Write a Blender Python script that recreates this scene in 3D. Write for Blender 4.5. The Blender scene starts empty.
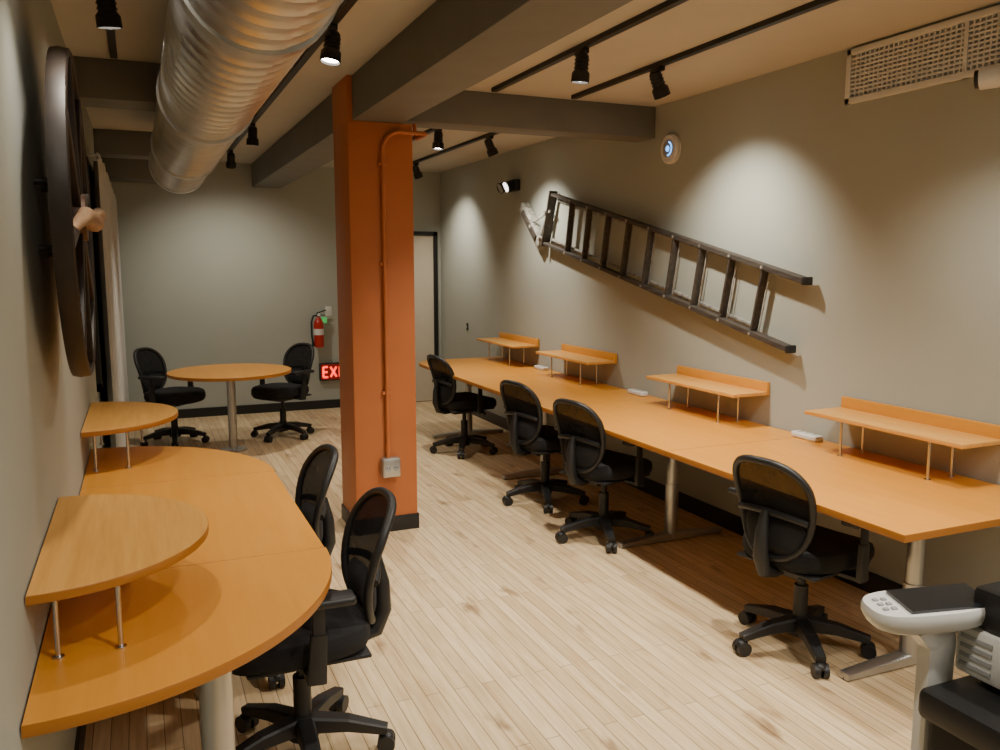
import bpy, bmesh, math, random
from mathutils import Vector, Matrix, Euler
random.seed(4)
sc = bpy.context.scene

# ------------------------------------------------------------------ materials
def nodes(name):
    m = bpy.data.materials.new(name); m.use_nodes = True
    nt = m.node_tree
    return m, nt, nt.nodes["Principled BSDF"]

def mat(name, col, rough=0.5, metal=0.0, emis=None, estr=0.0, noise=0.0, nscale=8.0, bump=0.0, coat=0.0):
    m, nt, b = nodes(name)
    b.inputs["Base Color"].default_value = (*col, 1)
    b.inputs["Roughness"].default_value = rough
    b.inputs["Metallic"].default_value = metal
    if coat: b.inputs["Coat Weight"].default_value = coat
    if emis:
        b.inputs["Emission Color"].default_value = (*emis, 1)
        b.inputs["Emission Strength"].default_value = estr
    tc = nt.nodes.new("ShaderNodeTexCoord")
    n = nt.nodes.new("ShaderNodeTexNoise"); n.inputs["Scale"].default_value = nscale
    n.inputs["Detail"].default_value = 4
    nt.links.new(tc.outputs["Object"], n.inputs["Vector"])
    if noise > 0:
        r = nt.nodes.new("ShaderNodeValToRGB")
        r.color_ramp.elements[0].position = 0.3; r.color_ramp.elements[1].position = 0.7
        r.color_ramp.elements[0].color = (*[c*(1-noise) for c in col], 1)
        r.color_ramp.elements[1].color = (*[min(1, c*(1+noise)) for c in col], 1)
        nt.links.new(n.outputs["Fac"], r.inputs["Fac"])
        nt.links.new(r.outputs["Color"], b.inputs["Base Color"])
    if bump > 0:
        bp = nt.nodes.new("ShaderNodeBump"); bp.inputs["Strength"].default_value = bump
        bp.inputs["Distance"].default_value = 0.01
        nt.links.new(n.outputs["Fac"], bp.inputs["Height"])
        nt.links.new(bp.outputs["Normal"], b.inputs["Normal"])
    return m

def wood(name, c1, c2, axis='Y', rough=0.35, scale=3.0, stretch=14.0):
    m, nt, b = nodes(name)
    tc = nt.nodes.new("ShaderNodeTexCoord"); mp = nt.nodes.new("ShaderNodeMapping")
    s = {'X': (1, stretch, stretch), 'Y': (stretch, 1, stretch), 'Z': (stretch, stretch, 1)}[axis]
    mp.inputs["Scale"].default_value = s
    n = nt.nodes.new("ShaderNodeTexNoise"); n.inputs["Scale"].default_value = scale
    n.inputs["Detail"].default_value = 6; n.inputs["Roughness"].default_value = 0.6
    r = nt.nodes.new("ShaderNodeValToRGB")
    r.color_ramp.elements[0].position = 0.3; r.color_ramp.elements[1].position = 0.72
    r.color_ramp.elements[0].color = (*c1, 1); r.color_ramp.elements[1].color = (*c2, 1)
    L = nt.links.new
    L(tc.outputs["Object"], mp.inputs["Vector"]); L(mp.outputs["Vector"], n.inputs["Vector"])
    L(n.outputs["Fac"], r.inputs["Fac"]); L(r.outputs["Color"], b.inputs["Base Color"])
    b.inputs["Roughness"].default_value = rough
    return m

def floor_mat():
    m, nt, b = nodes("maple_strip_floor")
    L = nt.links.new
    tc = nt.nodes.new("ShaderNodeTexCoord"); mp = nt.nodes.new("ShaderNodeMapping")
    mp.inputs["Rotation"].default_value = (0, 0, math.radians(90))
    br = nt.nodes.new("ShaderNodeTexBrick")
    br.inputs["Color1"].default_value = (0.78, 0.61, 0.385, 1)
    br.inputs["Color2"].default_value = (0.60, 0.435, 0.25, 1)
    br.inputs["Mortar"].default_value = (0.22, 0.14, 0.075, 1)
    br.inputs["Scale"].default_value = 1.0
    br.inputs["Mortar Size"].default_value = 0.0018
    br.inputs["Mortar Smooth"].default_value = 0.3
    br.inputs["Bias"].default_value = -0.2
    br.inputs["Brick Width"].default_value = 1.25
    br.inputs["Row Height"].default_value = 0.060
    br.offset = 0.37
    L(tc.outputs["Object"], mp.inputs["Vector"]); L(mp.outputs["Vector"], br.inputs["Vector"])
    mp2 = nt.nodes.new("ShaderNodeMapping"); mp2.inputs["Scale"].default_value = (20, 1.4, 1)
    L(tc.outputs["Object"], mp2.inputs["Vector"])
    n = nt.nodes.new("ShaderNodeTexNoise"); n.inputs["Scale"].default_value = 2.5; n.inputs["Detail"].default_value = 6
    L(mp2.outputs["Vector"], n.inputs["Vector"])
    r = nt.nodes.new("ShaderNodeValToRGB")
    r.color_ramp.elements[0].position = 0.28; r.color_ramp.elements[0].color = (0.76, 0.69, 0.58, 1)
    r.color_ramp.elements[1].position = 0.62; r.color_ramp.elements[1].color = (1, 1, 1, 1)
    L(n.outputs["Fac"], r.inputs["Fac"])
    mx = nt.nodes.new("ShaderNodeMix"); mx.data_type = 'RGBA'; mx.blend_type = 'MULTIPLY'
    mx.inputs[0].default_value = 0.9
    L(br.outputs["Color"], mx.inputs[6]); L(r.outputs["Color"], mx.inputs[7])
    n2 = nt.nodes.new("ShaderNodeTexNoise"); n2.inputs["Scale"].default_value = 3.1; n2.inputs["Detail"].default_value = 8
    mp3 = nt.nodes.new("ShaderNodeMapping"); mp3.inputs["Scale"].default_value = (2.6, 0.9, 1)
    L(tc.outputs["Object"], mp3.inputs["Vector"]); L(mp3.outputs["Vector"], n2.inputs["Vector"])
    r2 = nt.nodes.new("ShaderNodeValToRGB")
    r2.color_ramp.elements[0].position = 0.61; r2.color_ramp.elements[0].color = (1, 1, 1, 1)
    r2.color_ramp.elements[1].position = 0.73; r2.color_ramp.elements[1].color = (0.40, 0.32, 0.25, 1)
    L(n2.outputs["Fac"], r2.inputs["Fac"])
    mx2 = nt.nodes.new("ShaderNodeMix"); mx2.data_type = 'RGBA'; mx2.blend_type = 'MULTIPLY'
    mx2.inputs[0].default_value = 0.85
    L(mx.outputs[2], mx2.inputs[6]); L(r2.outputs["Color"], mx2.inputs[7])
    L(mx2.outputs[2], b.inputs["Base Color"])
    b.inputs["Roughness"].default_value = 0.42
    bp = nt.nodes.new("ShaderNodeBump"); bp.inputs["Strength"].default_value = 0.25; bp.inputs["Distance"].default_value = 0.002
    inv = nt.nodes.new("ShaderNodeMath"); inv.operation = 'SUBTRACT'; inv.inputs[0].default_value = 1
    L(br.outputs["Fac"], inv.inputs[1]); L(inv.outputs[0], bp.inputs["Height"]); L(bp.outputs["Normal"], b.inputs["Normal"])
    return m

def mesh_fabric():
    m, nt, b = nodes("black_mesh_fabric")
    b.inputs["Base Color"].default_value = (0.010, 0.010, 0.011, 1)
    b.inputs["Roughness"].default_value = 1.0
    b.inputs["Specular IOR Level"].default_value = 0.1
    L = nt.links.new
    tc = nt.nodes.new("ShaderNodeTexCoord")
    n = nt.nodes.new("ShaderNodeTexNoise"); n.inputs["Scale"].default_value = 30
    L(tc.outputs["Object"], n.inputs["Vector"])
    mr = nt.nodes.new("ShaderNodeMapRange"); mr.inputs["To Min"].default_value = 0.94; mr.inputs["To Max"].default_value = 0.97
    L(n.outputs["Fac"], mr.inputs["Value"]); L(mr.outputs["Result"], b.inputs["Alpha"])
    return m

M = dict(
    wall=mat("painted_wall_greige", (0.375, 0.392, 0.345), 0.75, noise=0.02, nscale=2, bump=0.03),
    ceil=mat("painted_ceiling", (0.48, 0.455, 0.40), 0.85, noise=0.03, nscale=3),
    beam=mat("grey_painted_steel", (0.145, 0.144, 0.136), 0.6, noise=0.06, nscale=5),
    black=mat("black_trim", (0.010, 0.010, 0.010), 0.5),
    orange=mat("orange_paint", (0.48, 0.145, 0.042), 0.5, noise=0.04, nscale=4),
    floor=floor_mat(),
    desk=wood("honey_laminate", (0.61, 0.255, 0.027), (0.68, 0.30, 0.042), 'Y', 0.36, 2.0, 10),
    shelf=wood("honey_birch", (0.60, 0.28, 0.055), (0.73, 0.385, 0.095), 'Y', 0.4, 3.0, 16),
    edge=mat("desk_edge_band", (0.38, 0.14, 0.018), 0.45),
    steel=mat("silver_metal", (0.50, 0.50, 0.49), 0.35, 0.85),
    chrome=mat("thin_steel_rod", (0.6, 0.6, 0.6), 0.25, 1.0),
    plastic=mat("black_plastic", (0.012, 0.012, 0.013), 0.48),
    fabric=mat("black_seat_fabric", (0.008, 0.008, 0.009), 0.95, noise=0.3, nscale=180, bump=0.2),
    mesh=mesh_fabric(),
    galv=mat("galvanised_duct", (0.60, 0.60, 0.585), 0.34, 0.92, noise=0.12, nscale=6),
    ladder=wood("weathered_dark_wood", (0.025, 0.02, 0.017), (0.085, 0.07, 0.055), 'Y', 0.6, 4, 12),
    ladder2=mat("worn_grey_metal", (0.30, 0.29, 0.26), 0.5, 0.1, noise=0.5, nscale=26),
    white=mat("white_plastic", (0.66, 0.66, 0.64), 0.4),
    door=mat("cream_door", (0.62, 0.56, 0.45), 0.55, noise=0.03),
    red=mat("extinguisher_red", (0.45, 0.02, 0.015), 0.3),
    redglow=mat("exit_red_glow", (0.6, 0.02, 0.01), 0.4, emis=(1, 0.04, 0.02), estr=3.0),
    darkred=mat("exit_panel", (0.08, 0.004, 0.004), 0.4, emis=(0.5, 0.01, 0.01), estr=0.25),
    blue=mat("blue_led", (0.1, 0.3, 0.9), 0.4, emis=(0.15, 0.45, 1.0), estr=2.5),
    green=mat("green_tag", (0.1, 0.5, 0.12), 0.5, emis=(0.1, 0.8, 0.2), estr=0.3),
    bulb=mat("lamp_bulb", (1, 1, 1), 0.3, emis=(1, 0.9, 0.75), estr=30.0),
    bulbw=mat("cool_bulb", (1, 1, 1), 0.3, emis=(1, 0.95, 0.88), estr=4.0),
    curtain=mat("sheer_curtain", (0.50, 0.50, 0.48), 0.9, noise=0.04),
    artrim=mat("dark_bronze_rim", (0.022, 0.014, 0.010), 0.5, 0.1, noise=0.35, nscale=14),
    artwood=wood("carved_brown_wood", (0.06, 0.028, 0.014), (0.19, 0.09, 0.045), 'Z', 0.55, 5, 9),
    arttan=wood("tan_driftwood", (0.26, 0.15, 0.08), (0.44, 0.28, 0.17), 'Y', 0.5, 6, 6),
    screen=mat("dark_screen", (0.015, 0.018, 0.022), 0.12, coat=0.5),
    label=mat("paper_label", (0.7, 0.7, 0.66), 0.6),
    gbox=mat("galvanised_box", (0.42, 0.42, 0.40), 0.4, 0.7),
    greyp=mat("grey_plastic", (0.33, 0.34, 0.35), 0.45),
)

# ------------------------------------------------------------------ mesh builder
class B:
    def __init__(s): s.bm = bmesh.new(); s.mats = []
    def mi(s, k):
        if k not in s.mats: s.mats.append(k)
        return s.mats.index(k)
    def add(s, t, k, M4=None):
        i = s.mi(k)
        if M4 is not None: bmesh.ops.transform(t, matrix=M4, verts=t.verts)
        vm = {}
        for v in t.verts: vm[v] = s.bm.verts.new(v.co)
        for f in t.faces:
            try:
                nf = s.bm.faces.new([vm[v] for v in f.verts]); nf.material_index = i
            except ValueError: pass
        t.free()
    def box(s, c, d, k, rot=(0, 0, 0), bev=0.0, seg=2):
        t = bmesh.new(); bmesh.ops.create_cube(t, size=1)
        bmesh.ops.scale(t, vec=d, verts=t.verts)
        if bev: bmesh.ops.bevel(t, geom=t.edges[:], offset=bev, segments=seg, affect='EDGES', profile=0.5)
        s.add(t, k, Matrix.Translation(c) @ Euler(rot).to_matrix().to_4x4())
    def bx(s, x0, x1, y0, y1, z0, z1, k, bev=0.0):
        s.box(((x0+x1)/2, (y0+y1)/2, (z0+z1)/2), (abs(x1-x0), abs(y1-y0), abs(z1-z0)), k, bev=bev)
    def cyl(s, p1, p2, r1, k, r2=None, n=24):
        p1, p2 = Vector(p1), Vector(p2); d = p2-p1
        t = bmesh.new()
        bmesh.ops.create_cone(t, cap_ends=True, segments=n, radius1=r1, radius2=r1 if r2 is None else r2, depth=d.length)
        q = Vector((0, 0, 1)).rotation_difference(d.normalized()).to_matrix().to_4x4()
        s.add(t, k, Matrix.Translation((p1+p2)/2) @ q)
    def sph(s, c, r, k, sc3=(1, 1, 1), rot=(0, 0, 0)):
        t = bmesh.new(); bmesh.ops.create_uvsphere(t, u_segments=20, v_segments=12, radius=r)
        bmesh.ops.scale(t, vec=sc3, verts=t.verts)
        s.add(t, k, Matrix.Translation(c) @ Euler(rot).to_matrix().to_4x4())
    def tube(s, pts, r, k, n=10, closed=False, radii=None):
        pts = [Vector(p) for p in pts]; t = bmesh.new(); rings = []
        N = len(pts); up = None
        for i, p in enumerate(pts):
            if closed: d = pts[(i+1) % N]-pts[i-1]
            else: d = pts[min(i+1, N-1)]-pts[max(i-1, 0)]
            d.normalize()
            if up is None:
                up = d.orthogonal().normalized()
            else:
                up = (up - d*up.dot(d))
                if up.length < 1e-5: up = d.orthogonal()
                up.normalize()
            w = d.cross(up); rr = radii[i] if radii else r
            rings.append([t.verts.new(p+(up*math.cos(a)+w*math.sin(a))*rr) for a in [2*math.pi*j/n for j in range(n)]])
        R = N if closed else N-1
        for i in range(R):
            a, b2 = rings[i], rings[(i+1) % N]
            for j in range(n):
                t.faces.new((a[j], a[(j+1) % n], b2[(j+1) % n], b2[j]))
        if not closed:
            t.faces.new(rings[0][::-1]); t.faces.new(rings[-1])
        s.add(t, k)
    def loft(s, rings, k, cap=True):
        t = bmesh.new(); R = [[t.verts.new(p) for p in r] for r in rings]; n = len(R[0])
        for i in range(len(R)-1):
            for j in range(n):
                t.faces.new((R[i][j], R[i][(j+1) % n], R[i+1][(j+1) % n], R[i+1][j]))
        if cap: t.faces.new(R[0][::-1]); t.faces.new(R[-1])
        bmesh.ops.recalc_face_normals(t, faces=t.faces[:])
        s.add(t, k)
    def beam(s, p1, p2, w1, h1, w2, h2, k, up=(0, 0, 1)):
        p1, p2 = Vector(p1), Vector(p2); d = (p2-p1).normalized(); u = Vector(up)
        u = (u-d*u.dot(d)).normalized(); w = d.cross(u)
        def ring(p, a, b2):
            c = 0.25
            o = [(-1, -1+c), (-1+c, -1), (1-c, -1), (1, -1+c), (1, 1-c), (1-c, 1), (-1+c, 1), (-1, 1-c)]
            return [p+w*(x*a/2)+u*(y*b2/2) for x, y in o]
        s.loft([ring(p1, w1, h1), ring(p2, w2, h2)], k)
    def prism(s, outline, z0, z1, k, kside=None, bev=0.004):
        n = len(outline)
        c = Vector((sum(p[0] for p in outline)/n, sum(p[1] for p in outline)/n))
        def off(d):
            out = []
            for p in outline:
                v = Vector(p)-c; l = v.length
                out.append(c+v*((l-d)/l))
            return out
        ins = off(bev)
        f3 = lambda o, z: [Vector((p[0], p[1], z)) for p in o]
        t = bmesh.new()
        top = [t.verts.new(p) for p in f3(ins, z1)]; t.faces.new(top); s.add(t, k)
        t = bmesh.new(); bot = [t.verts.new(p) for p in f3(ins, z0)]; t.faces.new(bot[::-1]); s.add(t, k)
        s.loft([f3(ins, z0), f3(outline, z0+bev), f3(outline, z1-bev), f3(ins, z1)], kside or k, cap=False)
    def finish(s, name, angle=38, loc=None):
        me = bpy.data.meshes.new(name)
        bmesh.ops.remove_doubles(s.bm, verts=s.bm.verts, dist=1e-5)
        bmesh.ops.recalc_face_normals(s.bm, faces=s.bm.faces[:])
        for f in s.bm.faces: f.smooth = True
        s.bm.to_mesh(me); s.bm.free()
        for k in s.mats: me.materials.append(M[k])
        me.set_sharp_from_angle(angle=math.radians(angle))
        o = bpy.data.objects.new(name, me); sc.collection.objects.link(o)
        if loc is not None:
            me.transform(Matrix.Translation(-Vector(loc))); o.location = loc
        return o

def obj(name, me, loc=(0, 0, 0), rotz=0):
    o = bpy.data.objects.new(name, me); o.location = loc; o.rotation_euler = (0, 0, rotz)
    sc.collection.objects.link(o); return o

# ------------------------------------------------------------------ room
XL, XR, YN, YB, ZC = -0.28, 3.42, -2.6, 9.75, 2.80
def shell(name, x0, x1, y0, y1, z0, z1, k):
    b = B(); b.bx(x0, x1, y0, y1, z0, z1, k); return b.finish(name)
shell("floor", XL-.12, XR+.12, YN-.12, YB+.12, -0.1, 0, "floor")
shell("ceiling", XL-.12, XR+.12, YN-.12, YB+.12, ZC, ZC+.1, "ceil")
shell("wall_left", XL-.12, XL, YN, YB, 0, ZC, "wall")
shell("wall_right", XR, XR+.12, YN, YB, 0, ZC, "wall")
shell("wall_back", XL-.12, XR+.12, YB, YB+.12, 0, ZC, "wall")
shell("wall_near", XL-.12, XR+.12, YN-.12, YN, 0, ZC, "wall")
shell("baseboard_right", XR-.014, XR, YN, YB, 0, 0.11, "black")
shell("baseboard_back", XL, 2.40, YB-.014, YB, 0, 0.10, "black")
shell("baseboard_left", XL, XL+.014, YN, YB-.014, 0, 0.10, "black")

# structural beams
def beamobj(name, *a):
    b = B(); b.bx(*a, "beam", bev=0.006); return b.finish(name)
beamobj("ceiling_beam", 1.21, 1.52, YN, YB, 2.545, ZC)
beamobj("ceiling_beam", 1.52, XR, 5.13, 5.36, 2.585, ZC)
beamobj("ceiling_beam", XL, 0.42, 5.13, 5.42, 2.585, ZC)
beamobj("ceiling_beam", XL, 0.42, 7.75, 8.02, 2.60, ZC)
beamobj("ceiling_beam", XL, 0.42, 9.3, 9.75, 2.55, ZC)

# column
b = B()
b.bx(1.18, 1.58, 5.0, 5.4, 0, 2.545, "orange", bev=0.006)
b.bx(1.18, 1.21, 5.0, 5.4, 2.53, 2.80, "orange")
b.bx(1.172, 1.588, 4.992, 5.408, 0, 0.10, "black", bev=0.002)
b.finish("orange_column")
b = B()
arc = [(1.385, 4.980, 0.49), (1.385, 4.980, 1.4), (1.385, 4.980, 2.38)]
for i in range(1, 8):
    a = math.pi/2*i/7
    arc.append((1.385+.11*(1-math.cos(a)), 4.980, 2.38+.11*math.sin(a)))
arc += [(1.60, 4.980, 2.49)]
for i in range(1, 6):
    a = math.pi/2*i/5
    arc.append((1.62+.05*math.sin(a), 4.980+.05*(1-math.cos(a)), 2.49))
arc += [(1.67, 5.2, 2.49), (1.67, 5.24, 2.53), (1.67, 5.24, 2.585)]
b.tube(arc, 0.013, "orange", 12)
for z in (0.9, 1.7, 2.3): b.box((1.385, 4.988, z), (.06, .024, .02), "orange", bev=.003)
b.finish("electrical_conduit")
b = B()
b.box((1.395, 4.968, 0.43), (.115, .06, .12), "gbox", bev=.005)
b.box((1.395, 4.935, 0.43), (.105, .006, .11), "steel", bev=.002)
for dx in (-.025, .025):
    b.cyl((1.395+dx, 4.935, .43), (1.395+dx, 4.928, .43), .019, "greyp")
    for dz in (-.007, .007): b.box((1.395+dx+dz, 4.927, .434), (.003, .003, .010), "black")
b.finish("power_outlet_box")

# spiral duct
b = B()
cx, cz, r = 0.335, 2.472, 0.203
rings = []; n = 48; y = -2.55; pitch = 0.11
ys = []
while y < 7.2: ys.append(y); y += 0.022
for i, y in enumerate(ys):
    ph = []
    for j in range(n):
        a = 2*math.pi*j/n
        q = ((y/pitch)+j/n) % 1.0
        rr = r + (0.007 if q < 0.22 else 0.0)
        ph.append(Vector((cx+rr*math.cos(a), y, cz+rr*math.sin(a))))
    rings.append(ph)
b.loft(rings, "galv", cap=False)
for yy in (0.6, 2.4, 4.2, 6.0):
    b.cyl((cx, yy-.03, cz), (cx, yy+.03, cz), r+.016, "galv", n=48)
def circ(rad, yy, m=40): return [Vector((cx+rad*math.cos(2*math.pi*j/m), yy, cz+rad*math.sin(2*math.pi*j/m))) for j in range(m)]
b.loft([circ(r+.016, 7.12), circ(r+.016, 7.20), circ(r-.01, 7.22)], "galv")
for yy in (1.8, 4.4, 6.6):
    b.tube([(cx-.1, yy, cz+.19), (cx-.1, yy, ZC)], .005, "steel", 6)
    b.tube([(cx+.1, yy, cz+.19), (cx+.1, yy, ZC)], .005, "steel", 6)
b.finish("spiral_air_duct", 25)

# door in the back wall
b = B()
fy = YB-.03
b.bx(2.42, 2.47, fy, YB, 0, 2.09, "black"); b.bx(3.32, 3.37, fy, YB, 0, 2.09, "black"); b.bx(2.42, 3.37, fy, YB, 2.04, 2.09, "black")
b.bx(2.47, 3.32, YB-.012, YB, 0.01, 2.04, "door")
b.cyl((2.56, YB-.012, 1.0), (2.56, YB-.06, 1.0), .012, "steel"); b.beam((2.56, YB-.06, 1.0), (2.68, YB-.06, 1.0), .015, .02, .015, .018, "steel")
b.finish("door_1")

# window with curtain on left wall
b = B()
b.bx(XL, XL+.03, 5.75, 5.82, 0.9, 2.35, "black"); b.bx(XL, XL+.03, 9.5, 9.57, 0.9, 2.35, "black")
b.bx(XL, XL+.03, 5.75, 9.57, 2.30, 2.35, "black"); b.bx(XL, XL+.03, 5.75, 9.57, 0.9, 0.95, "black")
b.bx(XL, XL+.01, 5.82, 9.5, .95, 2.30, "screen")
b.finish("window_1")
b = B()
t = bmesh.new(); NY, prev = 260, None
for i in range(NY+1):
    y = 5.95+3.6*i/NY
    x = XL+.080+.026*math.sin(i*0.42)+.008*math.sin(i*1.13)
    col = [t.verts.new((x+.006*math.sin(i*.42+1)*(1-k/5), y, 0.04+2.32*k/5)) for k in range(6)]
    if prev:
        for k in range(5): t.faces.new((prev[k], col[k], col[k+1], prev[k+1]))
    prev = col
b.add(t, "curtain")
b.tube([(XL+.085, 5.85, 2.375), (XL+.085, 9.65, 2.375)], .012, "steel", 10)
for y in (5.9, 7.8, 9.6): b.tube([(XL, y, 2.375), (XL+.085, y, 2.375)], .008, "steel", 8)
b.finish("curtain", 60)

# ------------------------------------------------------------------ long right desk
XF, XB = 2.46, 3.41
seams = [2.05, 3.52, 4.98, 6.45, 7.92]
for i in range(4):
    y0, y1 = seams[i]+.001, seams[i+1]-.001
    if i < 3: out = [(XF, y0), (XB, y0), (XB, y1), (XF, y1)]
    else:
        rr = .28
        out = [(XF, y0), (XB, y0), (XB, y1)]+[(XF+rr-rr*math.sin(a), y1-rr+rr*math.cos(a)) for a in [math.pi/2*k/10 for k in range(11)]]
    b = B()
    b.prism(out, .711, .74, "desk", "edge", bev=.0015)
    for y in {0: [2.40], 1: [4.15], 2: [5.9], 3: [7.62]}[i]:
        X = 2.95
        b.cyl((X, y, .03), (X, y, .69), .034, "steel"); b.cyl((X, y, .03), (X, y, .36), .041, "steel")
        b.beam((X, y, .03), (X-.37, y, .018), .075, .05, .055, .028, "steel")
        b.beam((X, y, .03), (X+.37, y, .018), .075, .05, .055, .028, "steel")
        b.bx(X-.32, X+.32, y-.03, y+.03, .685, .711, "steel", bev=.003)
        b.cyl((X-.35, y, 0), (X-.35, y, .012), .02, "plastic"); b.cyl((X+.35, y, 0), (X+.35, y, .012), .02, "plastic")
    b.bx(3.05, 3.09, y0+.05, y1-.05, .67, .71, "steel")
    b.finish("long_desk")

def wall_shelf(y0, y1):
    b = B()
    b.bx(3.145, 3.395, y0, y1, .925, .945, "shelf", bev=.002)
    b.bx(3.395, 3.415, y0, y1, .925, 1.003, "desk", bev=.002)
    for y in (y0+.20, y1-.20):
        for x in (3.20, 3.35):
            b.cyl((x, y, .741), (x, y, .926), .0065, "chrome", n=12)
            b.cyl((x, y, .740), (x, y, .744), .014, "chrome", n=14)
    b.finish("desktop_riser_shelf")
for y0, y1 in ((2.37, 3.28), (3.85, 4.76), (5.58, 6.49), (6.97, 7.88)): wall_shelf(y0, y1)

for y in (3.46, 5.17, 6.78):
    b = B()
    b.box((3.345, y, .757), (.06, .19, .032), "white", bev=.008, seg=3)
    for k in (-.05, 0, .05): b.box((3.345, y+k, .7735), (.03, .03, .002), "greyp")
    b.finish("desktop_power_strip")

# ------------------------------------------------------------------ left curved desk
def qell(cxx, cyy, ax, ay, a0, a1, n=28):
    return [(cxx+ax*math.cos(a), cyy+ay*math.sin(a)) for a in [a0+(a1-a0)*k/n for k in range(n+1)]]
x0 = XL+.004
outA = [(x0, 2.749)] + [(p[0], min(p[1], 2.749)) for p in qell(x0, 2.75, .815, .86, -math.pi/2, 0)]
outB = [(x0, 2.751), (.535, 2.751), (.535, 3.899), (x0, 3.899)]
outC = [(x0, 3.901)] + [(p[0], max(p[1], 3.901)) for p in qell(x0, 3.9, .815, .86, 0, math.pi/2)]
for out, legs in ((outA, [(.13, 2.2)]), (outB, [(.17, 3.32)]), (outC, [(.12, 4.35)])):
    b = B(); b.prism(out, .711, .74, "desk", "edge", bev=.0015)
    for lx, ly in legs:
        b.cyl((lx, ly, .02), (lx, ly, .70), .043, "steel", n=32)
        b.cyl((lx, ly, 0), (lx, ly, .022), .055, "steel", n=32)
        b.cyl((lx, ly, .69), (lx, ly, .711), .075, "steel", n=32)
    b.finish("curved_desk")
for cy in (2.535, 4.56):
    b = B()
    r0 = .445
    out = [(XL+.004+r0*.96*math.cos(a), cy+r0*math.sin(a)) for a in [-math.pi/2+math.pi*k/40 for k in range(41)]]
    b.prism(out, .925, .948, "shelf", "edge", bev=.0015)
    for dx, dy in ((.05, -.33), (.19, -.33), (.05, .30), (.25, .28)):
        b.cyl((XL+dx, cy+dy, .741), (XL+dx, cy+dy, .926), .0065, "chrome", n=12)
        b.cyl((XL+dx, cy+dy, .740), (XL+dx, cy+dy, .744), .014, "chrome", n=14)
    b.finish("half_round_riser_shelf")

# round table
b = B(); tx, ty = .72, 7.85
b.prism([(tx+.54*math.cos(2*math.pi*k/64), ty+.54*math.sin(2*math.pi*k/64)) for k in range(64)], .711, .74, "desk", "edge", bev=.002)
b.cyl((tx, ty, .02), (tx, ty, .70), .038, "steel"); b.cyl((tx, ty, 0), (tx, ty, .014), .12, "steel", n=40)
b.cyl((tx, ty, .014), (tx, ty, .03), .12, "steel", r2=.05, n=40); b.cyl((tx, ty, .69), (tx, ty, .711), .11, "steel")
b.finish("round_table")

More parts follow.
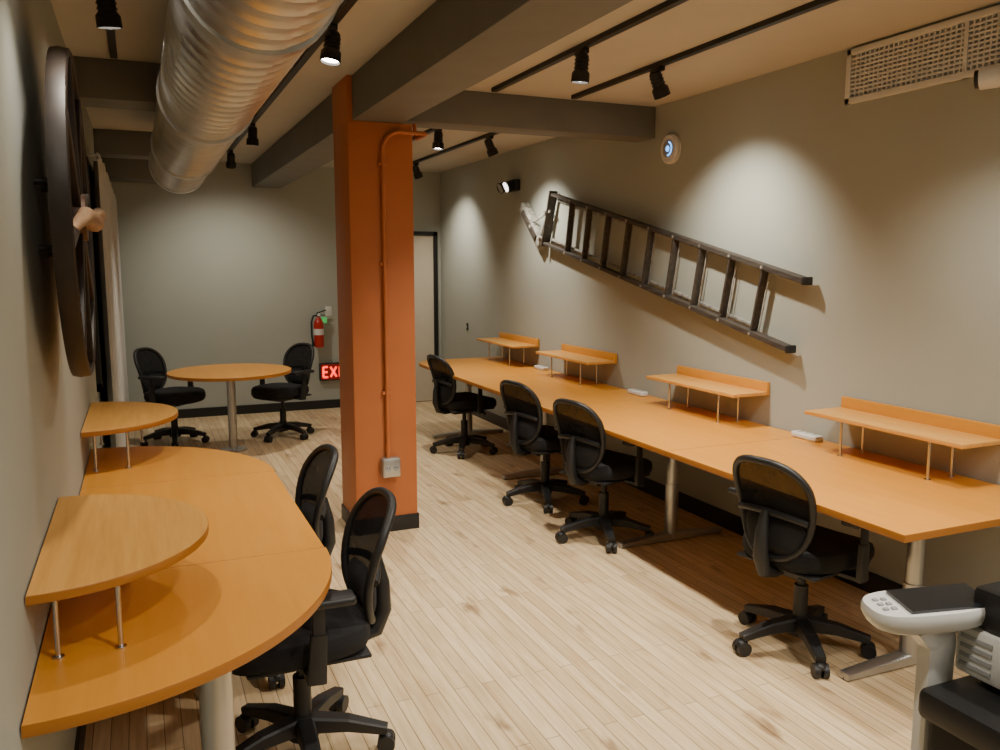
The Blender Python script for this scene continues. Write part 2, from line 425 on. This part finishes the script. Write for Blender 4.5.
# ------------------------------------------------------------------ office chair
def sup(a, p): 
    c, s_ = math.cos(a), math.sin(a)
    return (math.copysign(abs(c)**(2/p), c), math.copysign(abs(s_)**(2/p), s_))
def make_chair():
    b = B()
    for k in range(5):
        a = 2*math.pi*k/5+.3
        d = Vector((math.cos(a), math.sin(a), 0)); side = Vector((-d.y, d.x, 0))
        b.beam(d*.02+Vector((0, 0, .115)), d*.16+Vector((0, 0, .107)), .066, .062, .056, .048, "plastic")
        b.beam(d*.155+Vector((0, 0, .107)), d*.29+Vector((0, 0, .078)), .056, .048, .042, .032, "plastic")
        e = d*.277
        b.cyl(e+Vector((0, 0, .045)), e+Vector((0, 0, .078)), .012, "plastic", n=10)
        w = e+d*.01
        for sgn in (-1, 1):
            b.cyl(w+side*sgn*.007+Vector((0, 0, .031)), w+side*sgn*.030+Vector((0, 0, .031)), .031, "plastic", n=20)
        b.sph(w+Vector((0, 0, .048)), .027, "plastic", (1, 1, .7))
    b.cyl((0, 0, .065), (0, 0, .15), .052, "plastic", r2=.036)
    b.cyl((0, 0, .13), (0, 0, .29), .031, "plastic"); b.cyl((0, 0, .28), (0, 0, .385), .018, "plastic")
    b.box((-.02, 0, .395), (.28, .19, .05), "plastic", bev=.012)
    b.tube([(.03, -.08, .395), (.03, -.2, .39), (.05, -.25, .385)], .006, "plastic", 8)
    b.sph((.055, -.26, .385), .014, "plastic")
    rings = []
    for z, s1 in ((.415, .90), (.422, .96), (.445, 1.0), (.475, 1.0), (.495, .97), (.506, .88), (.511, .70), (.506, .4)):
        ring = []
        for j in range(44):
            u, v = sup(2*math.pi*j/44, 3.2)
            x = .245*u*s1+.02; y = .25*v*s1*(1-.08*(1-u)/2)
            zz = z - .03*max(0, u*s1-.5)**1.5*2 + .012*abs(v*s1)**2
            ring.append(Vector((x, y, zz)))
        rings.append(ring)
    b.loft(rings, "fabric")
    b.box((0, 0, .412), (.40, .40, .014), "plastic", bev=.005)
    # back shell (v:0 bottom, 1 top)
    zb, zt = .465, .900
    def cxl(v): return -.243 + .020*math.sin(v*math.pi*1.15) - .070*v**1.7
    def hw(v): return .155+.045*min(1, max(0, v)*1.35)
    def P(a, rad):
        u, w = sup(a, 2.8); u *= rad; w *= rad
        v = (w+1)/2
        return Vector((cxl(v)+.040*u*u, u*hw(v), zb+(zt-zb)*v))
    n = 48
    t = bmesh.new(); R = []
    for rad in (0.02, .2, .4, .6, .8, .97): R.append([t.verts.new(P(2*math.pi*j/n, rad)) for j in range(n)])
    for i in range(5):
        for j in range(n): t.faces.new((R[i][j], R[i][(j+1) % n], R[i+1][(j+1) % n], R[i+1][j]))
    t.faces.new(R[0]); b.add(t, "mesh")
    b.tube([P(2*math.pi*j/n, .98) for j in range(n)], .0155, "plastic", 10, closed=True)
    def Q(u, v, off):
        return Vector((cxl(v)+.040*u*u-off, u*hw(v), zb+(zt-zb)*v))
    for side_ in (1, -1):     # padded lumbar: front and rear skins of a cushion
        t = bmesh.new(); G = []
        for i in range(13):
            v = .05+.36*i/12
            sq = (1-(abs(2*i/12-1))**3)
            G.append([t.verts.new(Q((-.90+1.80*j/16)*(.72+.28*sq), v, -side_*.026*sq*(1-(abs(2*j/16-1))**4))) for j in range(17)])
        for i in range(12):
            for j in range(16): t.faces.new((G[i][j], G[i][j+1], G[i+1][j+1], G[i+1][j]))
        b.add(t, "fabric")
    b.tube([Q(-.95+1.9*j/14, .42+.05*(1-(-1+2*j/14)**2), .018) for j in range(15)], .014, "plastic", 10)
    b.tube([(-.10, 0, .395), (-.20, 0, .392), (-.265, 0, .41), (-.292, 0, .48), (-.290, 0, .58), (-.275, 0, .68)], .02, "plastic", 10,
           radii=[.024, .026, .030, .032, .028, .016])
    for sg in (-1, 1):
        b.beam((0, sg*.13, .405), (0, sg*.285, .405), .06, .02, .055, .02, "plastic")
        b.beam((0, sg*.285, .398), (-.01, sg*.292, .56), .060, .028, .050, .026, "plastic", up=(0, 1, 0))
        b.beam((-.01, sg*.292, .55), (-.01, sg*.292, .655), .038, .018, .038, .018, "plastic", up=(0, 1, 0))
        b.box((.0, sg*.290, .665), (.25, .08, .03), "plastic", bev=.012, seg=3)
    return b.finish("office_chair")
c0 = make_chair()
chairs = [(.445, 2.76, 180), (.42, 3.55, 182), (.24, 8.40, -38), (1.24, 8.28, 214),
          (2.65, 6.95, 10), (2.61, 5.22, 15), (2.59, 4.36, 16), (2.63, 2.71, 11)]
for i, (x, y, a) in enumerate(chairs):
    if i == 0: c0.location = (x, y, 0); c0.rotation_euler = (0, 0, math.radians(a))
    else: obj("office_chair", c0.data, (x, y, 0), math.radians(a))

# ------------------------------------------------------------------ track lighting
def spot(parent, pos, target, power, ang=95, blend=1.0, col=(1, .915, .775), size=.035):
    ld = bpy.data.lights.new("spot_bulb", 'SPOT'); ld.energy = power; ld.spot_size = math.radians(ang)
    ld.spot_blend = blend; ld.color = col; ld.shadow_soft_size = size
    o = bpy.data.objects.new("spot_bulb", ld); sc.collection.objects.link(o)
    o.location = pos; o.rotation_euler = (Vector(target)-Vector(pos)).to_track_quat('-Z', 'Y').to_euler()
    o.parent = parent
def track(x, y0, y1, lamps):
    b = B()
    b.bx(x-.018, x+.018, y0, y1, 2.775, ZC, "black")
    lights = []
    for (y, tgt, pw, ang) in lamps:
        tgt = Vector(tgt); pv = Vector((x, y, 2.705))
        d = (tgt-pv).normalized()
        b.box((x, y, 2.765), (.034, .10, .03), "black", bev=.004)
        b.cyl((x, y, 2.755), (x, y, 2.70), .009, "black", n=10)
        b.cyl(pv-d*.040, pv+d*.035, .034, "black"); b.cyl(pv-d*.050, pv-d*.040, .026, "black", r2=.034)
        for q_ in (-.02, 0, .02): b.cyl(pv+d*(q_-.003), pv+d*(q_+.003), .038, "black")
        q = Vector((0, 0, 1)).rotation_difference(d)
        def rg(rad, l): return [pv+d*l+q@Vector((rad*math.cos(2*math.pi*k/24), rad*math.sin(2*math.pi*k/24), 0)) for k in range(24)]
        b.loft([rg(.034, .03), rg(.046, .045), rg(.047, .09), rg(.043, .09), rg(.040, .06)], "black", cap=False)
        b.cyl(pv+d*.072, pv+d*.078, .040, "bulb")
        lights.append((pv+d*.105, tgt, pw, ang))
    o = b.finish("track_light")
    for p, tgt, pw, ang in lights: spot(o, p, tgt, pw, ang)
K = 1.5
track(.87, -1.5, 8.7, [(.8, (.6, 1.4, 0), 65*K, 110), (3.95, (.45, 3.7, 0), 50*K, 95), (6.85, (.8, 7.2, 0), 80*K, 115), (8.5, (.9, 9.4, 1.0), 55*K, 120)])
track(2.12, -1.5, 5.0, [(.6, (1.6, 1.4, 0), 80*K, 110), (2.3, (1.9, 3.0, 0), 130*K, 108), (3.86, (2.0, 4.1, 0), 130*K, 108)])
track(2.69, -1.5, 5.0, [(.9, (3.0, 1.6, 0), 40*K, 110), (2.1, (3.1, 2.6, .3), 60*K, 100), (4.03, (3.42, 4.15, 1.3), 90*K, 100)])
track(2.27, 5.5, 8.2, [(6.5, (2.1, 6.4, 0), 100*K, 110)])
track(2.80, 5.5, 9.3, [(6.7, (3.42, 6.8, 1.45), 75*K, 98), (8.75, (3.42, 9.0, 1.35), 55*K, 105)])
track(-.06, 0.2, 5.0, [(1.60, (-.25, 2.6, 1.5), 8*K, 95), (2.65, (.1, 2.35, 0), 24*K, 100), (3.72, (.1, 4.0, .7), 26*K, 95)])

def area(name, pos, sx, sy, power, rot=(0, 0, 0), col=(1, .93, .83)):
    ld = bpy.data.lights.new(name, 'AREA'); ld.shape = 'RECTANGLE'; ld.size = sx; ld.size_y = sy; ld.energy = power; ld.color = col
    o = bpy.data.objects.new(name, ld); sc.collection.objects.link(o); o.location = pos; o.rotation_euler = rot
area("added_fill_light", (2.4, -.8, 2.76), 1.2, 1.2, 50)  # soft fill light added behind the camera, not a real ceiling fixture

# ------------------------------------------------------------------ wall things, right wall
# ladder
b = B(); LX = 3.362
U0, U1, L0, L1 = (6.60, 2.300), (3.54, 1.607), (6.76, 1.885), (3.64, 1.222)
for A, C in ((U0, U1), (L0, L1)):
    b.beam((LX, *A), (LX, *C), .028, .055, .036, .06, "ladder", up=(1, 0, 0))
for A, C, o1 in ((U0, U1, -.045), (L0, L1, .045)):
    b.beam((3.402, A[0], A[1]+o1), (3.402, C[0]+.35, C[1]+.08+o1*.6), .018, .022, .018, .022, "ladder2", up=(1, 0, 0))
def upt(y): t_ = (U0[0]-y)/(U0[0]-U1[0]); return U0[1]+(U1[1]-U0[1])*t_
def lpt(y): t_ = (L0[0]-y)/(L0[0]-L1[0]); return L0[1]+(L1[1]-L0[1])*t_
for k in range(9):
    y = 3.87+.297*k; yl = y+.085
    p, q = Vector((LX, y, upt(y))), Vector((LX, yl, lpt(yl)))
    b.beam(p, q, .050, .018, .050, .018, "ladder", up=(0, 1, 0))
    b.tube([p+Vector((.015, -.03, 0)), q+Vector((.015, -.03, 0))], .004, "ladder2", 6)
    for w_ in (p, q): b.cyl((LX-.03, w_.y, w_.z), (LX-.034, w_.y, w_.z), .010, "ladder2", n=10)
b.beam((LX, 6.60, 2.33), (LX, 6.76, 1.86), .08, .022, .08, .022, "ladder", up=(0, 1, 0))
# folded top cap / paint tray
b.beam((3.37, 7.22, 2.235), (3.37, 6.82, 1.88), .10, .08, .12, .08, "ladder2", up=(1, 0, 0))
b.beam((3.325, 7.16, 2.18), (3.325, 6.88, 1.93), .05, .02, .06, .02, "ladder", up=(1, 0, 0))
b.beam((3.35, 6.70, 2.12), (3.35, 6.86, 1.92), .03, .02, .03, .02, "ladder2", up=(1, 0, 0))
b.beam((3.34, 7.06, 2.06), (3.34, 6.62, 2.16), .022, .012, .022, .012, "ladder2", up=(1, 0, 0))
for (y, z) in ((6.80, 1.93), (6.68, 2.15), (6.98, 2.04)): b.cyl((3.31, y, z), (3.38, y, z), .016, "ladder2", n=12)
for A, f in ((6.3, upt), (3.9, upt), (6.3, lpt), (3.9, lpt)): b.cyl((3.38, A, f(A)), (3.419, A, f(A)), .01, "steel", n=10)
for C in (U1, L1): b.box((LX, C[0]-.005, C[1]), (.065, .025, .045), "plastic", bev=.006)
b.finish("wooden_step_ladder")

# emergency light
b = B(); y, z = 7.53, 2.46
b.bx(3.36, 3.42, y-.12, y+.10, z-.06, z+.05, "plastic", bev=.01)
for s_, k in ((-.07, "bulbw"), (.07, "greyp")):
    b.cyl((3.36, y+s_, z-.0), (3.28, y+s_-.01, z-.03), .038, "plastic", r2=.054); b.cyl((3.282, y+s_-.01, z-.029), (3.277, y+s_-.01, z-.031), .047, k)
b.finish("emergency_light")
# round device
b = B(); y, z = 4.92, 2.485
b.cyl((3.42, y, z), (3.395, y, z), .102, "white", n=48); b.cyl((3.395, y, z), (3.385, y, z), .102, "white", r2=.09, n=48)
b.cyl((3.386, y, z), (3.382, y, z), .060, "greyp", n=40)
b.tube([(3.382, y+.045*math.cos(a), z+.045*math.sin(a)) for a in [math.pi*(.6+.9*k/12) for k in range(13)]], .006, "blue", 8)
b.cyl((3.384, y, z), (3.379, y, z), .02, "blue", n=24)
b.finish("round_wall_clock")
# grille
b = B(); y0, y1, z0, z1 = 1.95, 3.37, 2.515, 2.785
b.bx(3.414, 3.42, y0, y1, z0, z1, "greyp")
for a in ((y0, y1, z0, z0+.03), (y0, y1, z1-.03, z1), (y0, y0+.03, z0, z1), (y1-.03, y1, z0, z1)): b.bx(3.396, 3.42, *a, "white", bev=.002)
for k in range(1, 10): zz = z0+.03+(z1-z0-.06)*k/10; b.bx(3.402, 3.412, y0+.02, y1-.02, zz-.0045, zz+.0045, "white")
N = 48
for k in range(1, N): yy = y0+.03+(y1-y0-.06)*k/N; b.bx(3.404, 3.415, yy-.004, yy+.004, z0+.02, z1-.02, "white")
b.bx(3.398, 3.415, 2.68, 2.70, z0, z1, "white")
b.finish("air_return_grille")
# camera at right
b = B()
b.cyl((3.42, 2.44, 2.49), (3.36, 2.44, 2.49), .03, "white"); b.cyl((3.37, 2.44, 2.49), (3.32, 2.45, 2.475), .014, "white")
b.cyl((3.345, 2.40, 2.475), (3.285, 2.52, 2.47), .046, "white", n=28); b.cyl((3.287, 2.516, 2.47), (3.277, 2.536, 2.469), .037, "black", n=28)
b.finish("security_camera")
b = B(); b.box((3.414, 8.84, .99), (.012, .05, .08), "black", bev=.004); b.box((3.406, 8.84, .99), (.006, .02, .03), "greyp"); b.finish("wall_switch")

# ------------------------------------------------------------------ back wall: extinguisher and exit sign
b = B(); x, y = 1.885, 9.66; zb = .735
prof = [(.0, .03), (.008, .05), (.02, .057), (.27, .057), (.30, .052), (.33, .035), (.345, .02), (.36, .018)]
b.loft([[Vector((x+rr*math.cos(2*math.pi*k/28), y+rr*math.sin(2*math.pi*k/28), zb+dz)) for k in range(28)] for dz, rr in prof], "red")
b.cyl((x, y, zb+.35), (x, y, zb+.40), .018, "plastic"); b.beam((x-.02, y, zb+.40), (x+.09, y, zb+.435), .022, .012, .022, .012, "plastic")
b.beam((x-.02, y, zb+.385), (x+.08, y, zb+.375), .02, .01, .02, .01, "plastic")
b.cyl((x+.0, y, zb+.38), (x-.0, y-.035, zb+.385), .016, "white")
b.tube([(x-.015, y, zb+.375), (x-.06, y-.01, zb+.37), (x-.085, y-.02, zb+.30), (x-.085, y-.02, zb+.15), (x-.075, y-.02, zb+.07)], .011, "plastic", 10)
b.cyl((x-.075, y-.02, zb+.08), (x-.07, y-.02, zb+.02), .012, "plastic", r2=.018)
b.cyl((x, y, zb+.15), (x, y, zb+.22), .0578, "label"); b.box((x+.065, y-.01, zb+.32), (.06, .01, .07), "green")
b.bx(x-.03, x+.03, y+.05, YB, zb+.05, zb+.30, "steel"); b.bx(x-.05, x+.05, y-.01, y+.06, zb+.10, zb+.115, "plastic")
b.finish("fire_extinguisher")
b = B(); ex, ez = 2.08, .44; fy = YB-.055
b.bx(ex-.19, ex+.19, fy, YB, ez-.105, ez+.105, "plastic", bev=.006)
b.bx(ex-.175, ex+.175, fy-.003, fy, ez-.09, ez+.09, "darkred")
def st(xa, za, xb, zb_, w=.024): b.beam((ex+xa, fy-.006, ez+za), (ex+xb, fy-.006, ez+zb_), .006, w, .006, w, "redglow", up=(1, 0, 0) if abs(xa-xb) < abs(za-zb_) else (0, 0, 1))
H_ = .06
st(-.15, -H_, -.15, H_); st(-.15, H_, -.095, H_); st(-.15, 0, -.10, 0); st(-.15, -H_, -.095, -H_)
st(-.065, -H_, .005, H_); st(-.065, H_, .005, -H_)
st(.045, -H_, .045, H_)
st(.115, -H_, .115, H_); st(.08, H_, .155, H_)
b.finish("exit_sign")
b = B(); b.box((2.02, YB-.004, 1.15), (.075, .008, .115), "white", bev=.003); b.box((2.02, YB-.01, 1.15), (.015, .01, .03), "white"); b.finish("wall_switch")

# ------------------------------------------------------------------ round wall art on left wall
b = B(); cy, cz, R0 = 3.06, 1.85, .515
def ring(rad, x, m=72): return [Vector((x, cy+rad*math.cos(2*math.pi*k/m), cz+rad*math.sin(2*math.pi*k/m))) for k in range(m)]
b.loft([ring(R0-.03, -.210), ring(R0, -.210), ring(R0+.005, -.19), ring(R0, -.160), ring(R0-.01, -.155), ring(R0-.025, -.160), ring(R0-.03, -.20)], "artrim", cap=False)
b.loft([ring(R0-.02, -.210), ring(R0-.025, -.200)], "artwood")
# flat weathered planks behind wheel spokes
for k in range(9):
    zz = -.42+.105*k; hw_ = math.sqrt(max(0.01, .485**2-(abs(zz)+.03)**2))
    b.box((-.190, cy, cz+zz), (.018, hw_*1.98, .099), "artwood", bev=.003)
for k in range(4):
    a = math.pi*k/4+.2
    dy, dz = .49*math.cos(a), .49*math.sin(a)
    b.beam((-.168, cy-dy, cz-dz), (-.168, cy+dy, cz+dz), .030, .024, .030, .024, "artrim", up=(1, 0, 0))
b.cyl((-.19, cy, cz), (-.145, cy, cz), .075, "artwood", n=32)
b.tube([(-.17, cy-.30, cz-.05), (-.14, cy-.15, cz+.0), (-.125, cy, cz-.015), (-.115, cy+.12, cz+.02), (-.13, cy+.3, cz+.01)], .02, "arttan", 12, radii=[.012, .026, .032, .02, .008])
b.sph((-.110, cy+.02, cz+.01), .042, "arttan", (.5, 1.5, .45))
for a in (0.7, 2.4, 3.9, 5.4): b.cyl((XL, cy+.15*math.cos(a), cz+.15*math.sin(a)), (-.205, cy+.15*math.cos(a), cz+.15*math.sin(a)), .012, "plastic")
b.finish("round_wall_sculpture")

# ------------------------------------------------------------------ copier lower right
b = B()
b.bx(1.45, 2.05, .45, 1.13, .03, .80, "plastic", bev=.02)
b.bx(1.446, 1.452, .50, 1.09, .10, .34, "plastic", bev=.002); b.bx(1.446, 1.452, .50, 1.09, .37, .58, "plastic", bev=.002)
b.bx(1.43, 2.05, .45, 1.14, .77, .835, "plastic", bev=.015)
for xx in (1.5, 1.98):
    for yy in (.5, 1.07): b.cyl((xx, yy, 0), (xx, yy, .04), .025, "plastic")
b.bx(1.585, 2.05, .45, 1.13, .82, 1.02, "plastic", bev=.02)
b.bx(1.545, 2.05, .47, 1.12, .955, 1.045, "plastic", bev=.015)
b.bx(1.540, 1.60, .75, 1.145, .85, .955, "white", bev=.010)
for k in range(4): b.bx(1.537, 1.543, 1.06, 1.13, .87+.02*k, .878+.02*k, "greyp")
b.beam((1.50, 1.155, .60), (1.50, 1.155, .93), .072, .04, .076, .04, "white", up=(0, 1, 0))
b.beam((1.50, 1.155, .92), (1.475, 1.15, .975), .076, .04, .12, .045, "white", up=(0, 1, 0))
T = Matrix.Translation((1.475, 1.17, .985)) @ Euler((math.radians(2), math.radians(-4), math.radians(-20))).to_matrix().to_4x4()
rings = []
for z, s1 in ((-.030, .80), (-.022, .93), (-.004, 1.0), (.008, 1.0), (.016, .97)):
    rings.append([T @ Vector((.125*sup(2*math.pi*j/48, 3.2)[0]*s1-.0, .066*sup(2*math.pi*j/48, 3.2)[1]*s1, z)) for j in range(48)])
b.loft(rings, "white")
t = bmesh.new(); bmesh.ops.create_cube(t, size=1); bmesh.ops.scale(t, vec=(.175, .104, .008), verts=t.verts); b.add(t, "screen", T @ Matrix.Translation((.032, 0, .018)))
for i in range(2):
    for j in range(3):
        t = bmesh.new(); bmesh.ops.create_cube(t, size=1); bmesh.ops.scale(t, vec=(.010, .010, .005), verts=t.verts); b.add(t, "greyp", T @ Matrix.Translation((-.095+.018*i, -.022+.022*j, .017)))
b.finish("office_copier")

# ------------------------------------------------------------------ world + camera
w = bpy.data.worlds.new("World"); sc.world = w; w.use_nodes = True
w.node_tree.nodes["Background"].inputs[0].default_value = (.05, .05, .05, 1)
cam = bpy.data.cameras.new("camera"); cam.lens = 29.88; cam.sensor_width = 36; cam.clip_start = .05
co = bpy.data.objects.new("camera", cam); sc.collection.objects.link(co)
co.location = (0, 0, 1.7); co.rotation_euler = (math.radians(90-7.62), 0, math.radians(-23.38))
sc.camera = co
